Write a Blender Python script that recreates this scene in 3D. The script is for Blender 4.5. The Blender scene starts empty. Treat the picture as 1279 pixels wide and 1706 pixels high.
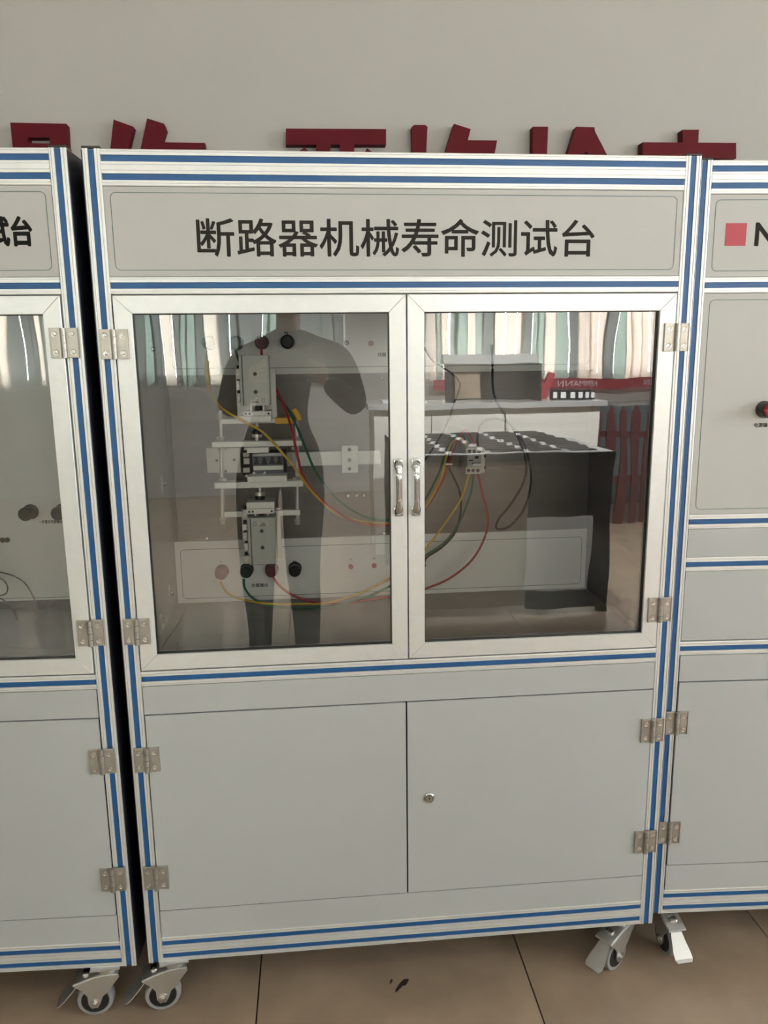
import bpy, bmesh, math, random
from mathutils import Vector, Matrix, Quaternion
random.seed(7)
SC = bpy.context.scene
RX_OUT = 5.75
COL = SC.collection
PI = math.pi

# ------------------------------------------------------------------ camera
cam_d = bpy.data.cameras.new('camera')
cam = bpy.data.objects.new('camera', cam_d); COL.objects.link(cam)
cam_d.sensor_fit = 'VERTICAL'; cam_d.sensor_height = 36.0
cam_d.lens = 1271.70 * 36.0 / 1706.0
cam_d.clip_start = 0.02; cam_d.clip_end = 100
_y, _p, _r = math.radians(5.18282), math.radians(11.21882), math.radians(-0.67593)
_f = Vector((math.sin(_y)*math.cos(_p), math.cos(_y)*math.cos(_p), -math.sin(_p)))
_rt = Vector((math.cos(_y), -math.sin(_y), 0)); _up = _rt.cross(_f)
_r2 = math.cos(_r)*_rt + math.sin(_r)*_up; _u2 = -math.sin(_r)*_rt + math.cos(_r)*_up
cam.matrix_world = Matrix(((_r2.x, _u2.x, -_f.x, 0.37899), (_r2.y, _u2.y, -_f.y, -1.43347), (_r2.z, _u2.z, -_f.z, 1.35996), (0, 0, 0, 1)))
SC.camera = cam

# ------------------------------------------------------------------ world, lights, exposure
w = bpy.data.worlds.new('sky'); SC.world = w; w.use_nodes = True
w.node_tree.nodes['Background'].inputs[0].default_value = (0.80, 0.90, 1.0, 1)
w.node_tree.nodes['Background'].inputs[1].default_value = 3.0
def area(name, loc, size, size_y, power, color, rot):
    l = bpy.data.lights.new(name, 'AREA'); l.shape = 'RECTANGLE'; l.size = size; l.size_y = size_y
    l.energy = power; l.color = color
    o = bpy.data.objects.new(name, l); COL.objects.link(o); o.location = loc; o.rotation_euler = rot
    return o
# daylight outside the two windows of the wall behind the photographer
area('daylight_window_right', (3.1, -7.3, 2.0), 3.6, 2.2, 1300, (1.0, 0.99, 0.985), (PI/2, 0, 0))
area('daylight_window_left', (-1.65, -7.3, 2.0), 4.8, 2.2, 900, (0.93, 1.0, 0.99), (PI/2, 0, 0))
area('daylight_window_side', (RX_OUT, -2.6, 1.95), 3.4, 2.2, 75, (1.0, 0.99, 0.98), (PI/2, 0, PI/2))
SC.view_settings.view_transform = 'Standard'; SC.view_settings.look = 'None'
SC.view_settings.gamma = 1; SC.view_settings.use_curve_mapping = False
SC.view_settings.exposure = 0.49
SC.cycles.use_denoising = True
SC.cycles.max_bounces = 10; SC.cycles.diffuse_bounces = 5; SC.cycles.transparent_max_bounces = 24
SC.cycles.sample_clamp_indirect = 6

# ------------------------------------------------------------------ materials
def mat(name, color, rough=0.5, metal=0.0, noise=0.0, nscale=20, bump=0.0, bscale=60, stretch=(1,1,1), spec=0.5, coat=0.0, trans=0.0):
    m = bpy.data.materials.new(name); m.use_nodes = True
    nt = m.node_tree; b = nt.nodes['Principled BSDF']
    b.inputs['Base Color'].default_value = (*color, 1)
    b.inputs['Roughness'].default_value = rough; b.inputs['Metallic'].default_value = metal
    b.inputs['Specular IOR Level'].default_value = spec
    b.inputs['Coat Weight'].default_value = coat
    if noise or bump:
        tc = nt.nodes.new('ShaderNodeTexCoord'); mp = nt.nodes.new('ShaderNodeMapping')
        mp.inputs['Scale'].default_value = stretch
        nt.links.new(tc.outputs['Object'], mp.inputs['Vector'])
    if noise:
        n = nt.nodes.new('ShaderNodeTexNoise'); n.inputs['Scale'].default_value = nscale; n.inputs['Detail'].default_value = 4
        nt.links.new(mp.outputs['Vector'], n.inputs['Vector'])
        r = nt.nodes.new('ShaderNodeValToRGB')
        r.color_ramp.elements[0].position = 0.3; r.color_ramp.elements[1].position = 0.7
        r.color_ramp.elements[0].color = (*[c*(1-noise) for c in color], 1)
        r.color_ramp.elements[1].color = (*[min(1, c*(1+noise)) for c in color], 1)
        nt.links.new(n.outputs['Fac'], r.inputs['Fac']); nt.links.new(r.outputs['Color'], b.inputs['Base Color'])
    if bump:
        n2 = nt.nodes.new('ShaderNodeTexNoise'); n2.inputs['Scale'].default_value = bscale; n2.inputs['Detail'].default_value = 3
        nt.links.new(mp.outputs['Vector'], n2.inputs['Vector'])
        bp = nt.nodes.new('ShaderNodeBump'); bp.inputs['Strength'].default_value = bump; bp.inputs['Distance'].default_value = 0.002
        nt.links.new(n2.outputs['Fac'], bp.inputs['Height']); nt.links.new(bp.outputs['Normal'], b.inputs['Normal'])
    return m
def glass_mat(name, wave, base=0.075):
    m = bpy.data.materials.new(name); m.use_nodes = True; nt = m.node_tree
    for n in list(nt.nodes): nt.nodes.remove(n)
    out = nt.nodes.new('ShaderNodeOutputMaterial'); mix = nt.nodes.new('ShaderNodeMixShader')
    tr = nt.nodes.new('ShaderNodeBsdfTransparent'); gl = nt.nodes.new('ShaderNodeBsdfGlossy')
    tr.inputs['Color'].default_value = (0.985, 0.99, 0.985, 1)
    gl.inputs['Roughness'].default_value = 0.0; gl.inputs['Color'].default_value = (1, 1, 1, 1)
    fr = nt.nodes.new('ShaderNodeFresnel'); fr.inputs['IOR'].default_value = base
    tc = nt.nodes.new('ShaderNodeTexCoord'); mp = nt.nodes.new('ShaderNodeMapping'); mp.inputs['Scale'].default_value = (1.0, 1.0, 0.45)
    n = nt.nodes.new('ShaderNodeTexNoise'); n.inputs['Scale'].default_value = 9; n.inputs['Detail'].default_value = 1.0
    bp = nt.nodes.new('ShaderNodeBump'); bp.inputs['Strength'].default_value = 1.0; bp.inputs['Distance'].default_value = wave
    L = nt.links.new
    L(tc.outputs['Object'], mp.inputs['Vector']); L(mp.outputs['Vector'], n.inputs['Vector']); L(n.outputs['Fac'], bp.inputs['Height'])
    L(bp.outputs['Normal'], gl.inputs['Normal'])
    L(fr.outputs['Fac'], mix.inputs[0]); L(tr.outputs[0], mix.inputs[1]); L(gl.outputs[0], mix.inputs[2]); L(mix.outputs[0], out.inputs[0])
    return m
def curtain_mat(name, c):
    m = bpy.data.materials.new(name); m.use_nodes = True; nt = m.node_tree
    for n in list(nt.nodes): nt.nodes.remove(n)
    out = nt.nodes.new('ShaderNodeOutputMaterial'); mix = nt.nodes.new('ShaderNodeMixShader'); mix.inputs[0].default_value = 0.65
    d = nt.nodes.new('ShaderNodeBsdfDiffuse'); t = nt.nodes.new('ShaderNodeBsdfTranslucent')
    d.inputs[0].default_value = (*c, 1); t.inputs[0].default_value = (*c, 1)
    nt.links.new(d.outputs[0], mix.inputs[1]); nt.links.new(t.outputs[0], mix.inputs[2]); nt.links.new(mix.outputs[0], out.inputs[0])
    return m
M = dict(
    alu=mat('anodised_aluminium', (0.78, 0.785, 0.77), 0.40, 0.5, noise=0.03, nscale=30, stretch=(1, 1, 0.1)),
    doorframe=mat('brushed_aluminium_frame', (0.77, 0.785, 0.775), 0.38, 0.5, noise=0.02, nscale=60),
    paint=mat('light_grey_panel', (0.455, 0.475, 0.47), 0.42, 0.0, noise=0.02, nscale=3),
    sign=mat('sign_board', (0.49, 0.49, 0.47), 0.45, 0.0, noise=0.015, nscale=3),
    white=mat('white_inner_panel', (0.82, 0.82, 0.80), 0.4),
    steel=mat('brushed_steel_sheet', (0.205, 0.185, 0.172), 0.42, 0.2, noise=0.12, nscale=7, bump=0.15, bscale=80, stretch=(0.2, 1, 4)),
    steelfloor=mat('grey_steel_floor', (0.30, 0.295, 0.285), 0.42, 0.2, noise=0.10, nscale=8),
    dark=mat('dark_navy_side', (0.012, 0.014, 0.022), 0.35),
    black=mat('black_plastic', (0.012, 0.012, 0.011), 0.4),
    gap=mat('black_backing', (0.01, 0.01, 0.01), 0.8),
    blue=mat('blue_slot_strip', (0.010, 0.088, 0.25), 0.42, noise=0.06, nscale=15),
    ink=mat('dark_ink', (0.026, 0.021, 0.018), 0.7, spec=0.2),
    blackink=mat('black_ink', (0.010, 0.010, 0.008), 0.7, spec=0.2),
    line=mat('grey_green_line', (0.14, 0.19, 0.18), 0.6),
    redprint=mat('red_print', (0.43, 0.045, 0.065), 0.5),
    redletter=mat('dark_red_acrylic', (0.105, 0.006, 0.011), 0.6, spec=0.15),
    hinge=mat('zinc_hinge', (0.44, 0.42, 0.38), 0.36, 0.75, noise=0.06, nscale=50),
    screw=mat('screw_steel', (0.62, 0.60, 0.56), 0.25, 0.9),
    chrome=mat('chrome', (0.72, 0.72, 0.72), 0.13, 1.0),
    cast=mat('satin_aluminium_part', (0.70, 0.70, 0.67), 0.40, 0.25),
    cyl=mat('grey_cylinder_body', (0.46, 0.47, 0.44), 0.40, 0.15),
    rod=mat('steel_rod', (0.72, 0.70, 0.66), 0.28, 0.6),
    zinc=mat('zinc_bracket', (0.62, 0.62, 0.60), 0.30, 0.85),
    tyre=mat('grey_rubber_tyre', (0.30, 0.30, 0.30), 0.55),
    hub=mat('black_hub', (0.012, 0.012, 0.012), 0.5),
    wyellow=mat('yellow_wire', (0.52, 0.34, 0.035), 0.4),
    wgreen=mat('green_wire', (0.008, 0.12, 0.055), 0.4),
    wred=mat('red_wire', (0.36, 0.018, 0.022), 0.4),
    wblack=mat('black_wire', (0.012, 0.011, 0.009), 0.45),
    tape=mat('yellow_tape', (0.62, 0.36, 0.03), 0.5),
    plasticw=mat('cream_plastic', (0.55, 0.54, 0.48), 0.45),
    glass=glass_mat('door_glass', 0.0004, 1.75),
    glass_flat=glass_mat('window_glass', 0.0, 1.2),
    wall=mat('cream_wall_paint', (0.455, 0.44, 0.41), 0.75, noise=0.012, nscale=1.2, bump=0.02, bscale=200),
    wall_grey=mat('grey_wall_paint', (0.40, 0.40, 0.38), 0.8),
    ceiling=mat('white_ceiling', (0.70, 0.69, 0.66), 0.9),
    tile=mat('brown_floor_tile', (0.36, 0.27, 0.19), 0.25, noise=0.18, nscale=5, coat=0.2),
    grout=mat('dark_grout', (0.05, 0.04, 0.03), 0.8),
    stain=mat('dark_stain', (0.035, 0.026, 0.018), 0.6),
    machine=mat('teal_grey_metal', (0.10, 0.13, 0.13), 0.4),
    cream=mat('cream_counter', (0.80, 0.76, 0.68), 0.4),
    counter_top=mat('counter_top_stone', (0.45, 0.44, 0.42), 0.25),
    fence=mat('dark_red_fence', (0.085, 0.016, 0.018), 0.5),
    paper=mat('white_paper', (0.80, 0.80, 0.78), 0.8),
    rack=mat('black_rack', (0.006, 0.006, 0.007), 0.35),
    tan=mat('tan_board', (0.34, 0.26, 0.18), 0.5),
    cloth=mat('dark_cloth', (0.012, 0.013, 0.017), 0.9),
    skin=mat('skin', (0.45, 0.26, 0.18), 0.5),
    hair=mat('black_hair', (0.008, 0.007, 0.006), 0.5),
    blind_a=curtain_mat('blind_white', (0.86, 0.80, 0.74)),
    blind_b=curtain_mat('blind_green', (0.44, 0.49, 0.455)),
    blind_c=curtain_mat('blind_grey', (0.30, 0.31, 0.30)),
)

# ------------------------------------------------------------------ helpers
class MB:
    """collects shapes and links them as one mesh object"""
    def __init__(s): s.bm = bmesh.new()
    def _xf(s, vs, T):
        if T is not None: bmesh.ops.transform(s.bm, matrix=T, verts=vs)
    def box(s, x0, x1, y0, y1, z0, z1, bev=0.0, T=None):
        r = bmesh.ops.create_cube(s.bm, size=1)
        vs = r['verts']
        for v in vs:
            v.co = Vector(((x0+x1)/2 + v.co.x*(x1-x0), (y0+y1)/2 + v.co.y*(y1-y0), (z0+z1)/2 + v.co.z*(z1-z0)))
        if bev:
            es = list({e for v in vs for e in v.link_edges})
            rr = bmesh.ops.bevel(s.bm, geom=es, offset=bev, segments=2, profile=0.6, affect='EDGES')
            vs = list({v for f in rr['faces'] for v in f.verts} | {v for v in vs if v.is_valid})
            # include every vert of this island
            seen = set(vs); st = list(vs)
            while st:
                v = st.pop()
                for e in v.link_edges:
                    o = e.other_vert(v)
                    if o not in seen: seen.add(o); st.append(o)
            vs = list(seen)
        s._xf(vs, T); return s
    def cyl(s, a, b, r, r2=None, n=20, bev=0.0):
        a = Vector(a); b = Vector(b); d = b-a
        q = Vector((0, 0, 1)).rotation_difference(d.normalized()).to_matrix().to_4x4()
        bmesh.ops.create_cone(s.bm, cap_ends=True, segments=n, radius1=r, radius2=r if r2 is None else r2, depth=d.length, matrix=Matrix.Translation((a+b)/2) @ q)
        return s
    def prism(s, pts, y0, y1, T=None):
        """polygon in the x,z plane from y0 to y1"""
        A = [s.bm.verts.new((x, y0, z)) for x, z in pts]; B = [s.bm.verts.new((x, y1, z)) for x, z in pts]
        n = len(pts); s.bm.faces.new(A); s.bm.faces.new(B[::-1])
        for i in range(n): s.bm.faces.new((A[i], B[i], B[(i+1) % n], A[(i+1) % n]))
        s._xf(A+B, T); return s
    def ring(s, outer, inner, y0, y1):
        n = len(outer); V = lambda L, y: [s.bm.verts.new((x, y, z)) for x, z in L]
        A, B, C_, D = V(outer, y0), V(inner, y0), V(outer, y1), V(inner, y1)
        for i in range(n):
            j = (i+1) % n
            s.bm.faces.new((A[i], A[j], B[j], B[i])); s.bm.faces.new((C_[i], D[i], D[j], C_[j]))
            s.bm.faces.new((A[i], C_[i], C_[j], A[j])); s.bm.faces.new((B[i], B[j], D[j], D[i]))
        return s
    def sphere(s, c, r, sc=(1, 1, 1), n=16):
        bmesh.ops.create_uvsphere(s.bm, u_segments=n, v_segments=max(6, n//2), radius=r, matrix=Matrix.Translation(c) @ Matrix.Diagonal((*sc, 1)))
        return s
    def lathe(s, prof, n=24, T=None):
        """profile of (radius, height) turned about z"""
        rows = []
        for r, h in prof: rows.append([s.bm.verts.new((r*math.cos(2*PI*i/n), r*math.sin(2*PI*i/n), h)) for i in range(n)])
        for a, b in zip(rows, rows[1:]):
            for i in range(n): s.bm.faces.new((a[i], a[(i+1) % n], b[(i+1) % n], b[i]))
        s.bm.faces.new(rows[0][::-1]); s.bm.faces.new(rows[-1])
        s._xf([v for r in rows for v in r], T); return s
    def sweep(s, pts, r, n=10, close=False, flat=1.0):
        P = [Vector(p) for p in pts]; rows = []
        up = Vector((0, 0, 1))
        for i, p in enumerate(P):
            t = (P[min(i+1, len(P)-1)] - P[max(i-1, 0)]).normalized()
            a = t.cross(up if abs(t.dot(up)) < 0.95 else Vector((0, 1, 0))).normalized(); b = t.cross(a)
            rr = r[i] if isinstance(r, (list, tuple)) else r
            rows.append([s.bm.verts.new(p + a*rr*math.cos(2*PI*k/n) + b*rr*flat*math.sin(2*PI*k/n)) for k in range(n)])
        for a, b in zip(rows, rows[1:]):
            for k in range(n): s.bm.faces.new((a[k], a[(k+1) % n], b[(k+1) % n], b[k]))
        s.bm.faces.new(rows[0][::-1]); s.bm.faces.new(rows[-1]); return s
    def mesh(s, name, m, smooth=False):
        bmesh.ops.recalc_face_normals(s.bm, faces=s.bm.faces)
        me = bpy.data.meshes.new(name); s.bm.to_mesh(me); s.bm.free()
        me.materials.append(m)
        if smooth:
            for p in me.polygons: p.use_smooth = True
            try: me.set_sharp_from_angle(angle=math.radians(38))
            except Exception: pass
        return me
    def build(s, name, m, parent=None, smooth=False, loc=None):
        o = bpy.data.objects.new(name, s.mesh(name, m, smooth)); COL.objects.link(o)
        if parent is not None: o.parent = parent
        if loc is not None: o.location = loc
        return o
def inst(me, name, parent, loc=(0, 0, 0), rot=(0, 0, 0), scale=(1, 1, 1)):
    o = bpy.data.objects.new(name, me); COL.objects.link(o); o.parent = parent
    o.location = loc; o.rotation_euler = rot; o.scale = scale; return o
def thing(name, label, cat, loc=(0, 0, 0), rz=0, group=None):
    o = bpy.data.objects.new(name, None); COL.objects.link(o); o.empty_display_size = 0.05
    o.location = loc; o.rotation_euler = (0, 0, rz); o['label'] = label; o['category'] = cat
    if group: o['group'] = group
    return o
def tag(o, label, cat, group=None):
    o['label'] = label; o['category'] = cat
    if group: o['group'] = group
    return o
def struct(o): o['kind'] = 'structure'; return o
def smooth_path(pts, k=10):
    P = [Vector(p) for p in pts]; P = [P[0]*2-P[1]] + P + [P[-1]*2-P[-2]]; out = []
    for i in range(1, len(P)-2):
        p0, p1, p2, p3 = P[i-1:i+3]
        for j in range(k):
            t = j/k
            out.append(0.5*((2*p1)+(p2-p0)*t+(2*p0-5*p1+4*p2-p3)*t*t+(3*p1-p0-3*p2+p3)*t**3))
    out.append(P[-2]); return out
def rrect(x0, x1, z0, z1, r, k=6):
    pts = []
    for cx, cz, a in ((x1-r, z1-r, 0), (x0+r, z1-r, 90), (x0+r, z0+r, 180), (x1-r, z0+r, 270)):
        for i in range(k+1):
            t = math.radians(a + 90*i/k); pts.append((cx+r*math.cos(t), cz+r*math.sin(t)))
    return pts
def border(x0, x1, z0, z1, r, y, m, parent, wd=0.0012):
    return MB().ring(rrect(x0, x1, z0, z1, r), rrect(x0+wd, x1-wd, z0+wd, z1-wd, r-wd), y-0.0004, y+0.0001).build('border_line', m, parent)
def text(s, x0, z0, height, y, m, parent, name='lettering', bold=0.0, width=None, flip=False, extr=0.0002):
    """flat print; x0 = left edge, z0 = bottom edge, facing -y (or +y when flip)"""
    cu = bpy.data.curves.new('t', 'FONT'); cu.body = s; cu.size = 1; cu.extrude = 0.001; cu.resolution_u = 3
    t = bpy.data.objects.new('t', cu); COL.objects.link(t)
    dg = bpy.context.evaluated_depsgraph_get(); dg.update()
    me = bpy.data.meshes.new_from_object(t.evaluated_get(dg))
    bpy.data.objects.remove(t)
    xs = [v.co.x for v in me.vertices]; ys = [v.co.y for v in me.vertices]
    if not xs: xs = [0, 1]; ys = [0, 1]
    k = height/(max(ys)-min(ys)); kx = k if width is None else width/(max(xs)-min(xs))
    mx, my = min(xs), min(ys)
    for v in me.vertices:
        a = (v.co.x-mx)*kx; b = (v.co.y-my)*k; d = extr*(1 if v.co.z > 0 else -1)
        v.co = Vector((x0+a, y-d, z0+b)) if not flip else Vector((x0-a, y+d, z0+b))
    if bold:
        bm = bmesh.new(); bm.from_mesh(me); base = list(bm.verts) + list(bm.edges) + list(bm.faces)
        rb = bold*height
        for i in range(8):
            g = bmesh.ops.duplicate(bm, geom=base)['geom']
            dv = Vector((rb*math.cos(i*PI/4), 0.00003*(i+1), rb*math.sin(i*PI/4)))
            for e in g:
                if isinstance(e, bmesh.types.BMVert): e.co += dv
        bm.to_mesh(me); bm.free()
    me.name = name; me.materials.clear(); me.materials.append(m)
    o = bpy.data.objects.new(name, me); COL.objects.link(o); o.parent = parent; return o

# ------------------------------------------------------------------ room
WALLY = 0.73; FRONTY = -6.5; LX, RX = -4.4, 5.2; CH = 3.3
struct(MB().box(LX, RX, WALLY, WALLY+0.15, 0, CH).build('wall_back', M['wall']))
struct(MB().box(LX-0.15, LX, FRONTY-0.15, WALLY+0.15, 0, CH).build('wall_left', M['wall']))
SW = (-4.2, -1.0)
struct(MB().box(RX, RX+0.15, FRONTY-0.15, SW[0], 0, CH).box(RX, RX+0.15, SW[1], WALLY+0.15, 0, CH).box(RX, RX+0.15, SW[0], SW[1], 0, 0.9).box(RX, RX+0.15, SW[0], SW[1], 2.95, CH).build('wall_right', M['wall']))
sw = MB()
for y in (SW[0]+.025, (SW[0]+SW[1])/2, SW[1]-.025): sw.box(RX+.05, RX+.11, y-.025, y+.025, .9, 2.95)
for z in (.925, 2.925): sw.box(RX+.052, RX+.108, SW[0], SW[1], z-.025, z+.025)
sw = struct(sw.build('window_3', M['alu']))
MB().box(RX+.078, RX+.084, SW[0]+.03, SW[1]-.03, .95, 2.9).build('pane', M['glass_flat'], sw)
struct(MB().box(LX-0.15, RX+0.15, FRONTY-0.15, WALLY+0.15, CH, CH+0.15).build('ceiling', M['ceiling']))
fl = struct(MB().box(LX-0.15, RX+0.15, FRONTY-0.15, WALLY+0.15, -0.12, -0.008).build('floor', M['grout']))
WIN = [(-4.0, 0.70), (1.55, 4.75)]; WZ = (1.16, 2.9)
f_ = MB()
f_.box(LX, RX, FRONTY-0.15, FRONTY, 0, WZ[0]).box(LX, RX, FRONTY-0.15, FRONTY, WZ[1], CH)
f_.box(LX, WIN[0][0], FRONTY-0.15, FRONTY, WZ[0], WZ[1]).box(WIN[0][1], WIN[1][0], FRONTY-0.15, FRONTY, WZ[0], WZ[1]).box(WIN[1][1], RX, FRONTY-0.15, FRONTY, WZ[0], WZ[1])
struct(f_.build('wall_front', M['wall']))
# floor tiles, 0.6 m, seams as in the photograph
tb = MB().box(-0.2985, 0.2985, -0.2985, 0.2985, -0.008, 0.0, 0.0008).mesh('tile', M['tile'])
ix = range(-7, 9); iy = range(-12, 2)
for i in ix:
    for j in iy:
        cx = 0.222 + 0.3 + 0.6*i; cy = -0.05 + 0.6*j
        xa, xb = max(cx-0.2985, LX), min(cx+0.2985, RX); ya, yb = max(cy-0.2985, FRONTY), min(cy+0.2985, WALLY)
        if xb-xa < 0.05 or yb-ya < 0.05: continue
        inst(tb, 'tile', fl, ((xa+xb)/2, (ya+yb)/2, 0), scale=((xb-xa)/0.597, (yb-ya)/0.597, 1))
st = MB()
for (x, y, a, l, wd) in ((0.535, 0.015, 0.9, 0.045, 0.010), (0.515, 0.028, 1.2, 0.014, 0.006), (0.548, 0.022, 1.0, 0.022, 0.008)):
    pts = [(x+l*0.5*math.cos(t)*math.cos(a)-wd*0.5*math.sin(t)*math.sin(a)*random.uniform(.7, 1.2), y+l*0.5*math.cos(t)*math.sin(a)+wd*0.5*math.sin(t)*math.cos(a)*random.uniform(.7, 1.2)) for t in [2*PI*k/10 for k in range(10)]]
    A = [st.bm.verts.new((px, py, 0.0006)) for px, py in pts]; B = [st.bm.verts.new((px, py, 0.0001)) for px, py in pts]
    st.bm.faces.new(A); st.bm.faces.new(B[::-1])
    for k in range(10): st.bm.faces.new((A[k], B[k], B[(k+1) % 10], A[(k+1) % 10]))
st.build('floor_stain', M['stain'], fl)

# added ceiling panels, out of view, glowing to lift the mirrored counter
pm = bpy.data.materials.new('fill_light_panel'); pm.use_nodes = True
pm.node_tree.nodes['Principled BSDF'].inputs['Emission Color'].default_value = (1.0, 0.97, 0.92, 1)
pm.node_tree.nodes['Principled BSDF'].inputs['Emission Strength'].default_value = 2
for k, (x, y) in enumerate([(-2.2, -2.2), (0.4, -2.2), (3.0, -2.2), (-2.2, -4.6), (0.4, -4.6), (3.0, -4.6)]):
    t = thing('fill_ceiling_light', 'added square ceiling fill panel above the %s, %s' % (('aisle in front of the cabinets', 'reception counter side')[k // 3], ('left', 'middle', 'right')[k % 3]), 'light', (x, y, CH), 0, 'added ceiling light panels')
    MB().ring([(-.62, -.32), (.62, -.32), (.62, .32), (-.62, .32)], [(-.59, -.29), (.59, -.29), (.59, .29), (-.59, .29)], 0, .03).build('light_frame', M['alu'], t).rotation_euler = (PI/2, 0, 0)
    MB().box(-.59, .59, -.29, .29, -.02, -.012).build('diffuser', pm, t)
# windows with blinds behind the photographer (seen mirrored in the glass doors)
for wi, (xa, xb) in enumerate(WIN):
    fr = MB()
    for x in (xa+0.025, (xa+xb)/2, xb-0.025): fr.box(x-0.025, x+0.025, FRONTY-0.11, FRONTY-0.05, WZ[0], WZ[1])
    for z in (WZ[0]+0.025, 2.25, WZ[1]-0.025): fr.box(xa, xb, FRONTY-0.108, FRONTY-0.052, z-0.025, z+0.025)
    o = struct(fr.build('window_%d' % (wi+1), M['alu']))
    MB().box(xa+0.03, xb-0.03, FRONTY-0.084, FRONTY-0.078, WZ[0]+0.03, WZ[1]-0.03).build('pane', M['glass_flat'], o)
    b = thing('vertical_blind', ['vertical blind of greenish strips hanging in the left window, mirrored in the glass', 'vertical blind of white, grey and green strips in the right window, mirrored in the glass'][wi], 'blind', ((xa+xb)/2, FRONTY+0.08, 0))
    MB().box(xa-(xa+xb)/2, xb-(xa+xb)/2, -0.03, 0.03, 2.88, 2.93).build('head_rail', M['alu'], b)
    x = xa + 0.06; k = 0
    while x < xb-0.05:
        wd = random.uniform(0.07, 0.13); a = random.uniform(-0.3, 0.3)
        mm = random.choice(['blind_a', 'blind_a', 'blind_c', 'blind_b'] if wi else ['blind_b', 'blind_c', 'blind_a', 'blind_c'])
        s_ = MB().box(-wd/2, wd/2, -0.0015, 0.0015, 1.14, 2.88).build('slat', M[mm], b, loc=(x-(xa+xb)/2, 0, 0)); s_.rotation_euler = (0, 0, a)
        x += wd*0.90 + random.choice([-0.008, -0.004, 0.0, 0.003]); k += 1
bn = MB().box(1.60, 4.7, FRONTY+0.12, FRONTY+0.13, 1.045, 1.150).build('banner', M['redprint']); tag(bn, 'long red banner with white lettering across the foot of the right window', 'banner')
for k in range(3): text('NEMMANN', 2.45+0.9*k, 1.067, 0.060, FRONTY+0.1315, M['paper'], bn, flip=True)

# ------------------------------------------------------------------ aluminium profile, 30 mm slots with blue strip
def prof_outline(n):
    u = [(0, 12), (0, 1.6), (0.5, 0.5), (1.6, 0)]
    for k in range(n):
        o = 30*k
        u += [(o+3.8, 0), (o+4.1, 1.6), (o+5.2, 1.6), (o+5.5, 0), (o+9.6, 0), (o+9.6, 4), (o+20.4, 4), (o+20.4, 0), (o+24.5, 0), (o+24.8, 1.6), (o+25.9, 1.6), (o+26.2, 0)]
    e = 30*n
    u += [(e-1.6, 0), (e-0.5, 0.5), (e, 1.6), (e, 12), (e, 30), (0, 30)]
    return [(a/1000, b/1000) for a, b in u]
def profile(parent, n, p0, length, vertical, name, capped=False):
    """n slots wide; p0 = lower-left front corner; runs up (vertical) or along x; front face at p0.y"""
    out = prof_outline(n); m = MB(); x, y, z = p0
    if vertical:
        A = [m.bm.verts.new((x+a, y+b, z)) for a, b in out]; B = [m.bm.verts.new((x+a, y+b, z+length)) for a, b in out]
    else:
        A = [m.bm.verts.new((x, y+b, z+a)) for a, b in out]; B = [m.bm.verts.new((x+length, y+b, z+a)) for a, b in out]
    k = len(out); m.bm.faces.new(A); m.bm.faces.new(B[::-1])
    for i in range(k): m.bm.faces.new((A[i], B[i], B[(i+1) % k], A[(i+1) % k]))
    o = m.build(name, M['alu'], parent)
    for j in range(n):
        c = 0.015+0.03*j
        if vertical: MB().box(x+c-0.0053, x+c+0.0053, y+0.0012, y+0.0045, z+0.001, z+length-0.001, 0.0008).build('slot_strip', M['blue'], o)
        else: MB().box(x+0.001, x+length-0.001, y+0.0012, y+0.0045, z+c-0.0053, z+c+0.0053, 0.0008).build('slot_strip', M['blue'], o)
    if capped: MB().box(x-0.0002, x+0.0302, y-0.0002, y+0.0302, z+length, z+length+0.004, 0.001).build('end_cap', M['black'], o)
    return o

# hinge template: knuckle axis at x=0, plate spans +-0.0245, 52 mm tall, front at y=-0.006
def hinge_meshes():
    m = MB()
    m.box(-0.0245, -0.0075, -0.006, -0.0022, -0.026, 0.026, 0.0008)
    m.box(0.0075, 0.0245, -0.006, -0.0022, -0.026, 0.026, 0.0008)
    m.box(-0.0245, -0.0222, -0.0075, -0.002, -0.026, 0.026, 0.0004)
    m.box(0.0222, 0.0245, -0.0075, -0.002, -0.026, 0.026, 0.0004)
    plate = m.mesh('hinge', M['hinge'])
    kn = MB()
    for k in range(4): kn.cyl((0, -0.007, -0.026+0.0131*k), (0, -0.007, -0.0138+0.0131*k), 0.0052, n=16)
    kn.box(-0.008, 0.008, -0.0055, -0.0022, -0.0255, 0.0255)
    knuckle = kn.mesh('knuckle', M['hinge'], True)
    s = MB()
    s.lathe([(0.0052, 0.0), (0.0052, 0.0008), (0.0042, 0.0008), (0.0034, 0.0003), (0.0032, 0.0010), (0.0014, 0.0012), (0.0012, 0.0004)], 18, Matrix.Rotation(PI/2, 4, 'X'))
    screw = s.mesh('screw', M['screw'], True)
    d = MB().box(0, 0.0012, -0.0061, -0.0022, -0.026, 0.026).mesh('gap', M['gap'])
    return plate, knuckle, screw
HP, HK, HS = hinge_meshes()
def hinge(parent, x, z):
    h = inst(HP, 'hinge', parent, (x, 0, z)); inst(HK, 'knuckle', h)
    for sx in (-1, 1):
        for sz in (-1, 1): inst(HS, 'screw', h, (sx*0.0150, -0.006, sz*0.0155))
    return h

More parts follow.
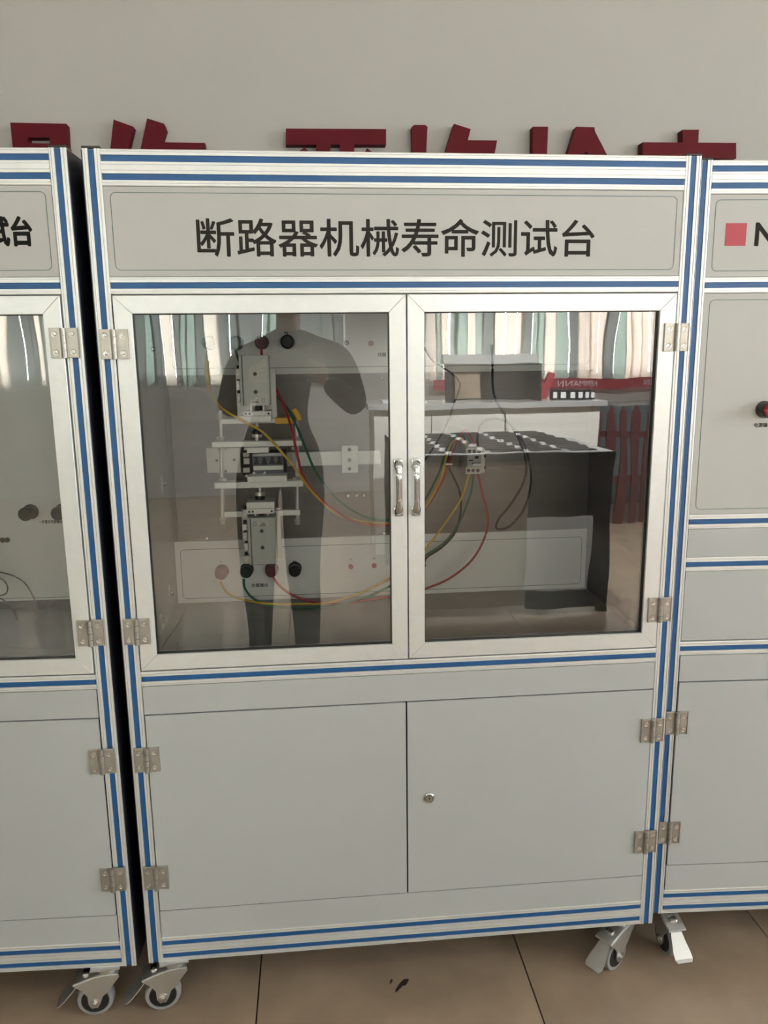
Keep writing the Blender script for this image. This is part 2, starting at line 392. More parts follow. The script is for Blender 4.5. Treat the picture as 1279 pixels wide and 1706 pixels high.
def caster(parent, x, y, ang, pedal_drop=0.5):
    """swivel caster below z=0.12; ang turns its trailing side from -x"""
    R_ = Matrix.Rotation(ang, 4, 'Z')
    c = MB().box(-0.03, 0.03, -0.026, 0.026, 0.117, 0.1205, 0.001).cyl((0, 0, 0.104), (0, 0, 0.118), 0.021, n=24)
    c = c.build('caster', M['zinc'], parent, True, (x, y, 0)); c.rotation_euler = (0, 0, ang)
    fk = MB()
    for s in (-1, 1):
        pts = [(0.024, 0.104), (0.026, 0.094), (0.013, 0.078), (0.002, 0.062), (-0.010, 0.052), (-0.016, 0.036), (-0.022, 0.026), (-0.034, 0.026), (-0.040, 0.036), (-0.041, 0.056), (-0.050, 0.070), (-0.066, 0.0835), (-0.066, 0.088), (-0.040, 0.097), (-0.02, 0.104)]
        fk.prism(pts, s*0.0185-0.0013, s*0.0185+0.0013)
    # arched top plate of the fork
    top = [(0.025, 0.1045), (-0.02, 0.1045), (-0.04, 0.0985), (-0.067, 0.0895), (-0.068, 0.0865), (-0.04, 0.0945), (-0.02, 0.1005), (0.024, 0.1005)]
    fk.prism(top, -0.0198, 0.0198)
    for s in (-1, 1): fk.sweep([(-0.067, s*0.0198, 0.0870), (-0.053, s*0.0200, 0.0905), (-0.04, s*0.0200, 0.0950), (-0.02, s*0.0200, 0.1010), (0.010, s*0.0200, 0.1030), (0.024, s*0.0198, 0.1010)], 0.0021, 8)
    fk.build('fork', M['zinc'], c, True)
    wh = MB().lathe([(0.030, -0.012), (0.0355, -0.0115), (0.0375, -0.006), (0.0378, 0), (0.0375, 0.006), (0.0355, 0.0115), (0.030, 0.012)], 40, Matrix.Translation((-0.028, 0, 0.0378)) @ Matrix.Rotation(PI/2, 4, 'X'))
    wheel = wh.build('wheel', M['tyre'], c, True)
    MB().lathe([(0.027, -0.0135), (0.0285, -0.012), (0.0285, 0.012), (0.027, 0.0135)], 32, Matrix.Translation((-0.028, 0, 0.0378)) @ Matrix.Rotation(PI/2, 4, 'X')).build('hub', M['hub'], c, True)
    MB().cyl((-0.028, -0.024, 0.0378), (-0.028, 0.024, 0.0378), 0.0075, n=6).cyl((-0.028, -0.0215, 0.0378), (-0.028, 0.0215, 0.0378), 0.0105, n=24).cyl((-0.028, -0.027, 0.0378), (-0.028, 0.026, 0.0378), 0.0042, n=16).build('axle_bolt', M['screw'], c, True)
    # brake pedal: flat flared sheet that droops beyond the wheel
    pd = MB(); n = 6
    path = [(-0.050, 0.083, 0.012), (-0.062, 0.080, 0.013), (-0.074, 0.066, 0.016), (-0.088, 0.052, 0.020), (-0.100, 0.042, 0.021), (-0.106, 0.038, 0.017)]
    A = []
    for (px, pz, hw) in path: A.append([pd.bm.verts.new((px, -hw, pz)), pd.bm.verts.new((px, hw, pz)), pd.bm.verts.new((px+0.001, hw, pz-0.0022)), pd.bm.verts.new((px+0.001, -hw, pz-0.0022))])
    for a, b in zip(A, A[1:]):
        for k in range(4): pd.bm.faces.new((a[k], a[(k+1) % 4], b[(k+1) % 4], b[k]))
    pd.bm.faces.new(A[0][::-1]); pd.bm.faces.new(A[-1])
    pd.build('brake_pedal', M['zinc'], c)
    MB().box(-0.050, -0.036, -0.009, 0.009, 0.092, 0.102, 0.003).build('release_tab', M['chrome'], c)
    return c

def glass_door(parent, x0, x1, z0, z1, handle_x=None, handle_z=(1.071, 1.173)):
    fw, y0, y1 = 0.0315, -0.0025, 0.020
    cx, cz = (x0+x1)/2, (z0+z1)/2
    d = bpy.data.objects.new('glass_door', None); COL.objects.link(d); d.parent = parent; d.empty_display_size = 0.05
    e = 0.00015
    i0, i1, k0, k1 = x0+fw, x1-fw, z0+fw, z1-fw
    def piece(nm, pts):
        m = MB(); m.prism(pts, y0, y1)
        es = [ed for ed in m.bm.edges if abs(ed.verts[0].co.y-y0) < 1e-6 and abs(ed.verts[1].co.y-y0) < 1e-6]
        bmesh.ops.bevel(m.bm, geom=es, offset=0.0007, segments=1, affect='EDGES')
        m.build(nm, M['doorframe'], d)
    piece('frame_rail', [(x0+e, z1), (x1-e, z1), (i1-e, k1), (i0+e, k1)])
    piece('frame_rail', [(x0+e, z0), (i0+e, k0), (i1-e, k0), (x1-e, z0)])
    piece('frame_stile', [(x0, z0+e), (x0, z1-e), (i0, k1-e), (i0, k0+e)])
    piece('frame_stile', [(x1, z0+e), (i1, k0+e), (i1, k1-e), (x1, z1-e)])
    MB().ring([(i0-0.001, k0-0.001), (i1+0.001, k0-0.001), (i1+0.001, k1+0.001), (i0-0.001, k1+0.001)], [(i0+0.0013, k0+0.0013), (i1-0.0013, k0+0.0013), (i1-0.0013, k1-0.0013), (i0+0.0013, k1-0.0013)], 0.003, 0.014).build('gasket', M['black'], d)
    MB().box(i0+0.001, i1-0.001, 0.0075, 0.0115, k0+0.001, k1-0.001).build('pane', M['glass'], d)
    if handle_x is not None:
        za, zb = handle_z; zm = (za+zb)/2; L = zb-za
        pts = []; rr = []
        for i in range(25):
            t = i/24; z = za + L*t
            out = 0.020*min(1, math.sin(PI*t)**0.5*1.15)
            pts.append((handle_x, -0.0035-out, z)); rr.append(0.0085 if (t < 0.10 or t > 0.90) else 0.0085-0.0028*min(1, (min(t, 1-t)-0.10)/0.08))
        h = MB().sweep(pts, rr, 14, flat=0.7)
        h.box(handle_x-0.0088, handle_x+0.0088, -0.012, -0.0025, za-0.004, za+0.014, 0.003)
        h.box(handle_x-0.0088, handle_x+0.0088, -0.012, -0.0025, zb-0.014, zb+0.004, 0.003)
        h.build('handle', M['chrome'], d, True)
    return d

def screw_dot(parent, x, y, z, r=0.004, name='screw'):
    return MB().lathe([(r, 0), (r*0.9, r*0.5), (r*0.4, r*0.7), (r*0.3, r*0.3)], 14, Matrix.Translation((x, y, z)) @ Matrix.Rotation(PI/2, 4, 'X')).build(name, M['screw'], parent, True)

W, D, Z0, H = 1.1, 0.55, 0.12, 1.60
def cabinet(label, loc, rz, mid='glass'):
    c = thing('test_cabinet', label, 'cabinet', loc, rz, 'aluminium framed test cabinets')
    for x in (0, W-0.03):
        profile(c, 1, (x, 0, Z0), H, True, 'post', True)
        MB().box(x, x+0.03, D-0.03, D, Z0, Z0+H, 0.001).build('rear_post', M['alu'], c)
    profile(c, 2, (0.03, 0.0, 1.660), W-0.06, False, 'cross_rail')
    profile(c, 1, (0.03, 0.0, 1.480), W-0.06, False, 'cross_rail')
    profile(c, 1, (0.03, 0.0, 0.741), W-0.06, False, 'cross_rail')
    profile(c, 2, (0.03, 0.0, 0.120), W-0.06, False, 'cross_rail')
    # shell
    for x in (-0.0018, W-0.0002): MB().box(x, x+0.002, 0.0025, D-0.001, Z0+0.002, Z0+H-0.002).build('side_panel', M['dark'], c)
    for x in (0.004, W-0.006): MB().box(x, x+0.002, 0.031, D-0.03, 0.150, 1.655).build('side_lining', M['dark'], c)
    MB().box(0.002, W-0.002, 0.031, D-0.001, 1.714, 1.719).build('top_panel', M['paint'], c)
    MB().box(0.03, W-0.03, D-0.006, D-0.001, 0.14, 1.71).build('back_panel', M['paint'], c)
    MB().box(0.004, W-0.004, 0.031, D-0.01, 0.150, 0.156).build('bottom_panel', M['dark'], c)
    MB().box(0.008, W-0.008, 0.0305, D-0.031, 0.7400, 0.7440).build('deck_underside', M['dark'], c)
    # sign board
    s = MB().box(0.0305, W-0.0305, 0.0015, 0.006, 1.5105, 1.6595, 0.0003).build('sign_panel', M['sign'], c)
    # fascia strips
    MB().box(0.0315, W-0.0315, -0.001, 0.003, 0.6825, 0.7405, 0.0003).build('upper_strip', M['paint'], c)
    MB().box(0.0315, W-0.0315, -0.001, 0.003, 0.1805, 0.2425, 0.0003).build('lower_strip', M['paint'], c)
    MB().box(0.030, W-0.030, 0.010, 0.014, 0.1805, 0.7405).build('black_backing', M['gap'], c)
    for (xa, xb) in ((0.0325, 0.5485), (0.5515, W-0.0325)):
        dd = MB().box(xa, xb, -0.0022, 0.004, 0.2450, 0.6800, 0.0004).build('lower_door', M['paint'], c)
    caster(c, 0.055, 0.055, 0, 0) if False else None
    return c, s

def upper_glass(c, hz=True):
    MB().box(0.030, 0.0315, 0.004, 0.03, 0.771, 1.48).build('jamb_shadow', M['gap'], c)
    a = glass_door(c, 0.0325, 0.5535, 0.7745, 1.4780, 0.5365)
    b = glass_door(c, 0.5560, W-0.0325, 0.7745, 1.4780, 0.5700)
    return a, b
IY = 0.42
def interior(c, style):
    MB().box(0.03, W-0.03, 0.024, IY+0.01, 0.7715, 0.7745).build('deck', M['steelfloor'] if style == 'main' else M['dark'], c)
    MB().box(0.028, 0.030, 0.031, IY+0.01, 0.7745, 1.66).build('inner_side', M['cyl'] if style == 'main' else M['paint'], c)
    MB().box(W-0.030, W-0.028, 0.031, IY+0.01, 0.7745, 1.66).build('inner_side', M['steel'], c)
    MB().box(0.03, W-0.03, 0.031, IY+0.01, 1.655, 1.659).build('inner_top', M['paint'], c)

# ================================================================== MAIN CABINET
mc, ms = cabinet('middle test cabinet, full width in view, glass doors over two grey doors, ten-character sign', (0, 0, 0), 0)
border(0.041, W-0.041, 1.5205, 1.6505, 0.010, 0.0015, M['line'], ms)
text('断路器机械寿命测试台', 0.1849, 1.5444, 0.0640, 0.0013, M['ink'], ms, width=0.9037-0.1849, bold=0.012)
upper_glass(mc)
interior(mc, 'main')
for x, zs in ((0.0305, (1.394, 0.856, 0.588, 0.324)), (1.0700, (1.397, 0.856, 0.590, 0.3285))):
    for z in zs: hinge(mc, x, z)
# lock on the lower right door
lk = MB().lathe([(0.0115, 0), (0.0115, 0.0025), (0.0095, 0.0045), (0.0085, 0.0045), (0.0075, 0.0025), (0.0065, 0.0040), (0.002, 0.0040), (0.0015, 0.001)], 28, Matrix.Translation((0.596, -0.0022, 0.465)) @ Matrix.Rotation(PI/2, 4, 'X')).build('lock', M['chrome'], mc, True)
MB().box(0.5953, 0.5967, -0.0068, -0.006, 0.461, 0.469).build('key_slot', M['black'], lk)
caster(mc, 0.0499, 0.018, math.radians(8))
caster(mc, 1.043, 0.035, math.radians(34))
caster(mc, 0.055, 0.49, math.radians(-60)); caster(mc, 1.045, 0.49, math.radians(30))
# inner back: white panel, bare steel mounting plate, white panel
IX0, IX1 = 0.032, 1.068
up_p = MB().box(IX0, IX1, IY, IY+0.004, 1.331, 1.654, 0.0005).build('upper_inner_panel', M['white'], mc)
st_p = MB().box(IX0+0.010, IX1, IY+0.003, IY+0.006, 0.930, 1.332).build('mounting_plate', M['steel'], mc)
lo_p = MB().box(IX0, IX1, IY-0.002, IY+0.004, 0.7755, 0.9315, 0.0005).build('lower_inner_panel', M['white'], mc)
border(0.055, IX1-0.012, 1.3455, 1.63, 0.010, IY, M['line'], up_p)
border(0.045, IX1-0.012, 0.7860, 0.9120, 0.010, IY-0.002, M['line'], lo_p)
def knob(parent, x, y, z, m, r=0.0150, L=0.034):
    k = MB().lathe([(r*1.1, 0), (r*1.1, 0.004), (r*0.55, 0.0045), (r*0.55, L*0.45), (r*0.95, L*0.5), (r, L*0.6), (r*0.98, L*0.92), (r*0.8, L), (r*0.3, L)], 20, Matrix.Translation((x, y, z)) @ Matrix.Rotation(PI/2, 4, 'X'))
    return k.build('terminal_knob', m, parent, True)
def socket(parent, x, y, z, m):
    s = MB().lathe([(0.0062, 0), (0.0062, 0.004), (0.0050, 0.006), (0.0022, 0.006), (0.0020, 0.002)], 18, Matrix.Translation((x, y, z)) @ Matrix.Rotation(PI/2, 4, 'X'))
    return s.build('test_socket', m, parent, True)
kgrey = mat('grey_brown_knob', (0.10, 0.085, 0.075), 0.4); kmar = mat('maroon_knob', (0.10, 0.022, 0.022), 0.4); kgrn = mat('dark_green_knob', (0.012, 0.03, 0.02), 0.4)
for (x, z, m) in ((0.1444, 1.4048) + (kgrey,), (0.2056, 1.4042) + (kgrn,), (0.2645, 1.4050) + (kmar,), (0.3237, 1.4058) + (M['black'],)): knob(up_p, x, IY, z, m)
for (x, z, m) in ((0.1442, 0.8553) + (kmar,), (0.2050, 0.8575) + (kgrn,), (0.2660, 0.8568) + (kmar,), (0.3229, 0.8562) + (M['black'],)): knob(lo_p, x, IY-0.002, z, m)
socket(up_p, *(0.4626, 0.4200, 1.4025), M['black']); socket(up_p, *(0.5210, 0.4200, 1.4006), M['redprint']); socket(up_p, *(0.6435, 0.4200, 1.4022), M['black']); socket(up_p, *(0.7045, 0.4200, 1.4016), M['redprint'])
socket(lo_p, *(0.4614, 0.4180, 0.8541), M['redprint']); socket(lo_p, *(0.5203, 0.4180, 0.8551), M['redprint']); socket(lo_p, *(0.6452, 0.4180, 0.8520), M['black'])
text('负载输出', 0.2142, 0.8100, 0.0095, IY-0.0022, M['ink'], lo_p, bold=0.02)
text('N', 0.3183, 0.8670, 0.0080, IY-0.0022, M['ink'], lo_p, bold=0.03)
text('A', 0.1392, 0.8767, 0.0050, IY-0.0022, M['line'], lo_p); text('A', 0.4588, 0.8698, 0.0060, IY-0.0022, M['line'], lo_p)
text('N', 0.5176, 0.8707, 0.0060, IY-0.0022, M['line'], lo_p)
text('C', 0.2606, 1.4223, 0.0070, IY-0.0002, M['ink'], up_p); text('N', 0.3178, 1.4218, 0.0080, IY-0.0002, M['ink'], up_p, bold=0.02)
text('线圈', 0.5364, 1.3695, 0.0095, IY-0.0002, M['ink'], up_p, bold=0.02)
for q in ((0.5462, 0.4240, 1.3171), (0.1097, 0.4240, 0.9370), (0.5476, 0.4240, 0.9348), (1.0510, 0.4240, 0.9057), (0.0695, 0.4240, 1.3111)): screw_dot(st_p, q[0], IY+0.003, q[2], 0.004)
# angle brackets and bolts on the left inner side
for (y, z) in ((0.33, 1.09), (0.33, 0.83), (0.22, 0.80), (0.30, 1.39)):
    b_ = MB().box(0.030, 0.034, y-0.012, y+0.012, z-0.02, z+0.02, 0.001).build('bracket', M['cyl'], mc)
    MB().lathe([(0.006, 0), (0.006, 0.004), (0.003, 0.008), (0.002, 0.008)], 12, Matrix.Translation((0.034, y, z)) @ Matrix.Rotation(PI/2, 4, 'Y')).build('screw', M['screw'], b_, True)
scr = MB().lathe([(0.005, 0), (0.005, 0.003), (0.0022, 0.004), (0.0022, 0.016)], 12, Matrix.Translation((0.0850, 0.1049, 0.7745))).build('screw', M['screw'], mc, True)
for px in (0.4588, 0.4794, 0.4971):
    MB().lathe([(0.006, 0), (0.006, 0.005), (0.004, 0.010), (0.003, 0.010)], 16, Matrix.Translation((px, IY+0.003, 1.0354)) @ Matrix.Rotation(PI/2, 4, 'X')).build('screw', M['screw'], st_p, True)

# ------------------------------------------------------------------ press fixture
def hb(name, m, par, B, y0, y1, bev=0.0012):
    return MB().box(B[0], B[1], y0, y1, B[2], B[3], bev).build(name, m, par)
px_ = thing('press_frame', 'aluminium press frame of crossbars and steel rods around the breaker, left bay', 'press')
for nm, B, ya, yb, mm in (
    ('crossbar', (0.1531, 0.3520, 1.1747, 1.1869), 0.285, 0.318, 'cast'), ('crossbar', (0.1534, 0.3518, 1.0817, 1.0955), 0.285, 0.318, 'cast'),
    ('end_bar', (0.1719, 0.3330, 1.2243, 1.2351), 0.310, 0.335, 'cast'), ('end_bar', (0.1690, 0.3423, 1.0107, 1.0234), 0.310, 0.335, 'cast'),
    ('clamp_block', (0.2303, 0.2781, 1.1623, 1.1744), 0.270, 0.320, 'cast'), ('clamp_block', (0.2286, 0.3159, 1.0965, 1.1102), 0.270, 0.320, 'cast'),
    ('rail_plate', (0.1350, 0.1645, 1.1131, 1.1707), 0.322, 0.345, 'plasticw'), ('rail_plate', (0.1652, 0.2103, 1.1121, 1.1698), 0.322, 0.345, 'plasticw'),
    ('slide_bar', (0.2459, 0.5379, 1.1144, 1.1476), 0.392, 0.408, 'cast'), ('stop_block', (0.4436, 0.4823, 1.0980, 1.1629), 0.372, 0.392, 'cast')):
    hb(nm, M[mm], px_, B, ya, yb)
o_ = hb('yellow_tape', M['tape'], px_, (0.2931, 0.3360, 1.2227, 1.2362), 0.308, 0.337, 0.0005); o_['label'] = 'yellow tape wrapped on the end bar'
def rodp(a, b, r=0.0050):
    o = MB().cyl(a, b, r, n=16)
    return o.build('guide_rod', M['rod'], px_, True)
rodp((0.1714, 0.3230, 1.2539), (0.1632, 0.3230, 0.9944)); rodp((0.3414, 0.3230, 1.2374), (0.3359, 0.3230, 0.9890))
for q, r in (((0.1696, 0.3230, 1.2459), .0065), ((0.1691, 0.3230, 1.2365), .0062), ((0.1709, 0.3000, 1.1940), .0095), ((0.1723, 0.3000, 1.1697), .0095), ((0.1713, 0.3000, 1.1003), .010), ((0.1638, 0.3230, 1.0043), .0075), ((0.1633, 0.3230, 0.9958), .006), ((0.3347, 0.3230, 0.9976), .0075), ((0.3345, 0.3230, 0.9891), .006), ((0.3389, 0.3000, 1.1905), .009), ((0.3368, 0.3000, 1.1675), .010), ((0.3372, 0.3000, 1.0988), .010)):
    MB().cyl((q[0], q[1], q[2]-.003), (q[0], q[1], q[2]+.003), r, n=6).build('nut', M['rod'], px_)
for q in ((0.3018, 0.0000, 1.9545),) if False else (): pass
for (q, ya) in (((0.4623, 0.3720, 1.1538), .372), ((0.4618, 0.3720, 1.1295), .372), ((0.4613, 0.3720, 1.1079), .372), ((0.1575, 0.3220, 1.1415), .322), ((0.1967, 0.3220, 1.1420), .322), ((0.1764, 0.3220, 1.1163), .322)):
    MB().cyl((q[0], ya-.0015, q[2]), (q[0], ya+.001, q[2]), 0.0044 if ya > .35 else .0030, n=16).build('socket_screw', M['black'], px_, True)
for (q0, q1, col) in (((0.2533, 0.3000, 1.2259), (0.2516, 0.3000, 1.1869), 0), ((0.2517, 0.3000, 1.0316), (0.2537, 0.3000, 1.0803), 1)):
    a, b = Vector(q0), Vector(q1); L = b-a
    MB().cyl(a, b, 0.0038, n=14).build('press_stem', M['rod'], px_, True)
    MB().cyl(a+L*.25, a+L*.45, 0.004, 0.011, n=20).cyl(a+L*.45, a+L*.62, 0.011, n=20).build('ball_joint', M['black'], px_, True)
    MB().cyl(a+L*.62, a+L*.80, 0.0115, n=20).build('press_foot', M['rod'], px_, True)

def cylinder_unit(label, body, face, plate, p1, p2, holes, rods, stick, up):
    t = thing('pneumatic_cylinder', label, 'cylinder', group='pneumatic press cylinders')
    hb('back_plate', M['cast'], t, plate, 0.325, 0.340)
    bd = hb('cylinder_body', M['cyl'], t, body, 0.262, 0.325, 0.0015)
    hb('face_plate', M['cyl'], t, face, 0.2585, 0.2630, 0.0008)
    for s in (0.10, 0.90):
        xx = body[0]+(body[1]-body[0])*s
        MB().box(xx-0.0008, xx+0.0008, 0.2605, 0.2625, body[2]+.001, body[3]-.001).build('body_groove', M['black'], bd)
    for (x, z) in holes: MB().cyl((x, 0.2578, z), (x, 0.260, z), 0.0042, n=18).build('mounting_hole', M['black'], t, True)
    hb('tool_plate', M['cast'], t, p1, 0.268, 0.318); hb('tool_plate', M['cast'], t, p2, 0.262, 0.322)
    for x in rods:
        za, zb = (body[2], p1[3]) if up else (body[3], p1[2])
        MB().cyl((x, 0.285, min(za, zb)-.002), (x, 0.285, max(za, zb)+.002), 0.0034, n=14).build('piston_rod', M['rod'], t, True)
    xm = sum(rods)/2; za, zb = sorted((body[2] if up else body[3], p1[3] if up else p1[2]))
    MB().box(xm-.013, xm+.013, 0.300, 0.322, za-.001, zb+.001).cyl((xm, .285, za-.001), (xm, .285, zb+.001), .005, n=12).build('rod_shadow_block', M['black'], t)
    z_ = p1[3]-(p1[3]-p1[2])/2
    for x in (p1[0]+.006, p1[0]+.014, p1[1]-.006): MB().cyl((x, .2665, z_), (x, .2685, z_), .0022, n=12).build('socket_screw', M['black'], t)
    # maker's sticker with ring emblem
    sx, sz, fl_ = stick
    g = MB().box(sx, sx+.026, .2580, .2586, sz, sz+.010).build('sticker', M['plasticw'], t)
    for k in range(3): MB().box(sx+.010-.003*k, sx+.018+.001*k, .2576, .2581, sz+.0070-.003*k, sz+.0084-.003*k).build('print_line', M['ink'], g)
    cx = sx+fl_
    MB().ring([(cx+.0042*math.cos(2*PI*i/20), sz+.006+.0042*math.sin(2*PI*i/20)) for i in range(20)], [(cx+.0032*math.cos(2*PI*i/20), sz+.006+.0032*math.sin(2*PI*i/20)) for i in range(20)], .2578, .2586).build('ring_emblem', M['line'], t)
    return t
cu = cylinder_unit('upper grey pneumatic cylinder mounted above the press frame', (0.2228, 0.2858, 1.2667, 1.3743), (0.2318, 0.2832, 1.2666, 1.3742), (0.2083, 0.2969, 1.2263, 1.3457), (0.2265, 0.2877, 1.2439, 1.2544), (0.2160, 0.2875, 1.2306, 1.2444), ((0.2565, 1.3349), (0.2562, 1.2964)), (0.2427, 0.2703), (0.2427, 1.2720, 0.0285), True)
cl = cylinder_unit('lower grey pneumatic cylinder mounted below the press frame', (0.2252, 0.2875, 0.9084, 1.0181), (0.2339, 0.2848, 0.9111, 1.0180), (0.2067, 0.2957, 0.9063, 1.0258), (0.2236, 0.2857, 1.0249, 1.0366), (0.2247, 0.2865, 1.0382, 1.0526), ((0.2564, 0.9876), (0.2567, 0.9494)), (0.2413, 0.2696), (0.2464, 0.9982, -0.0045), False)
# pneumatic fittings beside each cylinder
for par, rows in ((cu, ((0.2141, 0.2245, 1.3235, 1.3466), (0.2142, 0.2220, 1.3002, 1.3209), (0.2142, 0.2220, 1.2728, 1.2936))), (cl, ((0.2151, 0.2258, 1.0143, 1.0350), (0.2123, 0.2231, 0.9879, 1.0018), (0.2126, 0.2234, 0.9627, 0.9823), (0.2142, 0.2237, 0.9402, 0.9571), (0.2101, 0.2250, 0.9091, 0.9275)))):
    for k, B in enumerate(rows):
        f = hb('air_fitting', M['plasticw' if k % 2 == 0 else 'cast'], par, B, 0.270, 0.292, 0.002)
        MB().cyl(((B[0]+B[1])/2, .281, B[3]), ((B[0]+B[1])/2, .281, B[3]+.007), .0035, n=12).build('fitting_nut', M['black'], f, True)
        MB().cyl(((B[0]+B[1])/2, .2685, (B[2]+B[3])/2), ((B[0]+B[1])/2, .271, (B[2]+B[3])/2), .003, n=12).build('fitting_screw', M['rod'], f, True)

# ------------------------------------------------------------------ circuit breaker under test
bk = thing('circuit_breaker', 'grey and black four-pole circuit breaker clamped in the press frame', 'breaker')
BX = (0.2140, 0.3146, 1.1060, 1.1572)
hb('breaker_body', M['black'], bk, BX, 0.322, 0.372, 0.002)
hb('breaker_face', mat('blue_grey_plastic', (0.16, 0.17, 0.19), .4), bk, (0.2387, 0.3079, 1.1093, 1.1534), 0.312, 0.324, 0.001)
hb('upper_lip', M['cyl'], bk, (0.2402, 0.3090, 1.1501, 1.1569), 0.309, 0.322, 0.001)
hb('label_strip', M['cast'], bk, (0.2401, 0.3078, 1.1183, 1.1279), 0.310, 0.3125, 0.0005)
for q in ((0.2476, 0.3090, 1.1397), (0.2651, 0.3090, 1.1393), (0.2828, 0.3090, 1.1403), (0.2990, 0.3090, 1.1399)):
    MB().prism([(q[0]-.007, q[2]-.008), (q[0]+.007, q[2]-.008), (q[0]+.003, q[2]+.001), (q[0]+.003, q[2]+.008), (q[0]-.003, q[2]+.008), (q[0]-.003, q[2]+.001)], .305, .313).build('toggle', M['black'], bk)
for B in ((0.2181, 0.2316, 1.1491, 1.1587), (0.2188, 0.2323, 1.1326, 1.1463), (0.2165, 0.2313, 1.1133, 1.1243)):
    hb('side_terminal', M['plasticw'], bk, B, 0.310, 0.323, 0.001)
for q in ((0.2242, 0.3150, 1.1683), (0.2240, 0.3150, 1.1064), (0.2409, 0.3100, 1.1122), (0.2653, 0.3100, 1.1116)): MB().cyl((q[0], .306, q[2]), (q[0], .322, q[2]), .0030, n=12).build('terminal_screw', M['rod'], bk, True)

# ------------------------------------------------------------------ contactor
ct = thing('contactor', 'small cream contactor on the right bay plate, with wires above and below', 'contactor')
cb = hb('contactor_body', M['plasticw'], ct, (0.7404, 0.7799, 1.0891, 1.1529), 0.362, 0.423, 0.001)
hb('overload_block', M['plasticw'], ct, (0.7777, 0.7895, 1.0900, 1.1484), 0.372, 0.423, 0.001)
hb('front_block', mat('warm_grey_plastic', (0.36, .36, .33), .45), ct, (0.7413, 0.7762, 1.1065, 1.1368), 0.350, 0.363, 0.0015)
for q in ((0.7489, 0.3600, 1.1445), (0.7606, 0.3600, 1.1442), (0.7723, 0.3600, 1.1440), (0.7472, 0.3600, 1.0982), (0.7582, 0.3600, 1.0979), (0.7699, 0.3600, 1.0976)): MB().cyl((q[0], .3605, q[2]), (q[0], .364, q[2]), .0042, n=14).build('terminal_hole', M['black'], ct)
for B in ((0.7454, 0.7556, 1.1227, 1.1256), (0.7598, 0.7686, 1.1282, 1.1339), (0.7527, 0.7731, 1.1152, 1.1181), (0.7823, 0.7867, 1.1032, 1.1090), (0.7819, 0.7863, 1.1309, 1.1367)): hb('marking', M['ink'], ct, B, B[0]*0+0.349 if B[1] < 0.667 else 0.349, 0.351, 0.0)
hb('white_marker', M['paper'], ct, (0.7555, 0.7744, 1.1110, 1.1168), 0.348, 0.351, 0.0)

# ------------------------------------------------------------------ wires
def wire(name, pts, m, label, r=0.0028, cat='wire'):
    o = MB().sweep(smooth_path(pts, 8), r, 10).build(name, M[m], None, True)
    return tag(o, label, cat, 'wires inside the middle cabinet')
wire('wire', [(0.1421, 0.3800, 1.3885), (0.1450, 0.3300, 1.3458), (0.1578, 0.2800, 1.2946), (0.1901, 0.2400, 1.2600), (0.2335, 0.2250, 1.2347), (0.2734, 0.2200, 1.2100), (0.3167, 0.2100, 1.1611), (0.3436, 0.2100, 1.1241), (0.3745, 0.2200, 1.0768), (0.4236, 0.2300, 1.0291), (0.4766, 0.2300, 1.0098), (0.5379, 0.2400, 1.0003), (0.5829, 0.2400, 1.0072), (0.6240, 0.2500, 1.0316), (0.6646, 0.2800, 1.0892), (0.6839, 0.3200, 1.1323), (0.7070, 0.3700, 1.1645), (0.7341, 0.3900, 1.1735), (0.7526, 0.3850, 1.1444)], 'wyellow', 'yellow wire from the leftmost upper knob, crossing the press diagonally to the contactor')
MB().sweep(smooth_path([(0.1453, 0.3450, 1.3629), (0.1452, 0.3270, 1.3419), (0.1494, 0.3050, 1.3186)], 5), .0050, 10).build('sleeve', M['tape'], bpy.data.objects['wire'], True)
wire('wire', [(0.2053, 0.3850, 1.3879), (0.2161, 0.3700, 1.3580), (0.2488, 0.3600, 1.3104), (0.2988, 0.3450, 1.2803), (0.3325, 0.3000, 1.2378), (0.3589, 0.2700, 1.1730), (0.3837, 0.2500, 1.1146), (0.4272, 0.2400, 1.0583), (0.4841, 0.2400, 1.0185), (0.5390, 0.2500, 1.0065), (0.5854, 0.2600, 1.0141), (0.6242, 0.2700, 1.0418), (0.6625, 0.3100, 1.0918), (0.6816, 0.3400, 1.1255), (0.7012, 0.3700, 1.1588), (0.7379, 0.3950, 1.1845), (0.7659, 0.3850, 1.1441)], 'wgreen', 'green wire emerging right of the upper cylinder and sagging to the contactor')
wire('wire', [(0.2641, 0.3850, 1.3873), (0.2703, 0.3700, 1.3506), (0.2940, 0.3500, 1.3033), (0.3159, 0.3000, 1.2608), (0.3313, 0.2600, 1.2131), (0.3429, 0.2350, 1.1535), (0.3547, 0.2250, 1.1124), (0.3873, 0.2250, 1.0649), (0.4431, 0.2250, 1.0200), (0.4925, 0.2300, 1.0011), (0.5406, 0.2400, 0.9960), (0.5868, 0.2500, 1.0022), (0.6282, 0.2600, 1.0296), (0.6719, 0.2900, 1.0875), (0.6942, 0.3300, 1.1237), (0.7172, 0.3700, 1.1585), (0.7452, 0.3950, 1.1917), (0.7762, 0.3850, 1.1439)], 'wred', 'red wire emerging right of the upper cylinder and curving to the contactor')
wire('wire', [(0.1423, 0.3750, 0.8415), (0.1653, 0.3600, 0.8120), (0.2065, 0.3400, 0.8015), (0.2636, 0.3300, 0.7934), (0.3348, 0.3300, 0.7904), (0.3994, 0.3300, 0.7907), (0.4725, 0.3400, 0.8057), (0.5469, 0.3500, 0.8362), (0.5998, 0.3600, 0.8632), (0.6391, 0.3650, 0.9015), (0.6873, 0.3700, 0.9620), (0.7299, 0.3700, 1.0265), (0.7546, 0.3850, 1.0886)], 'wyellow', 'yellow wire from the leftmost lower knob up to the foot of the contactor')
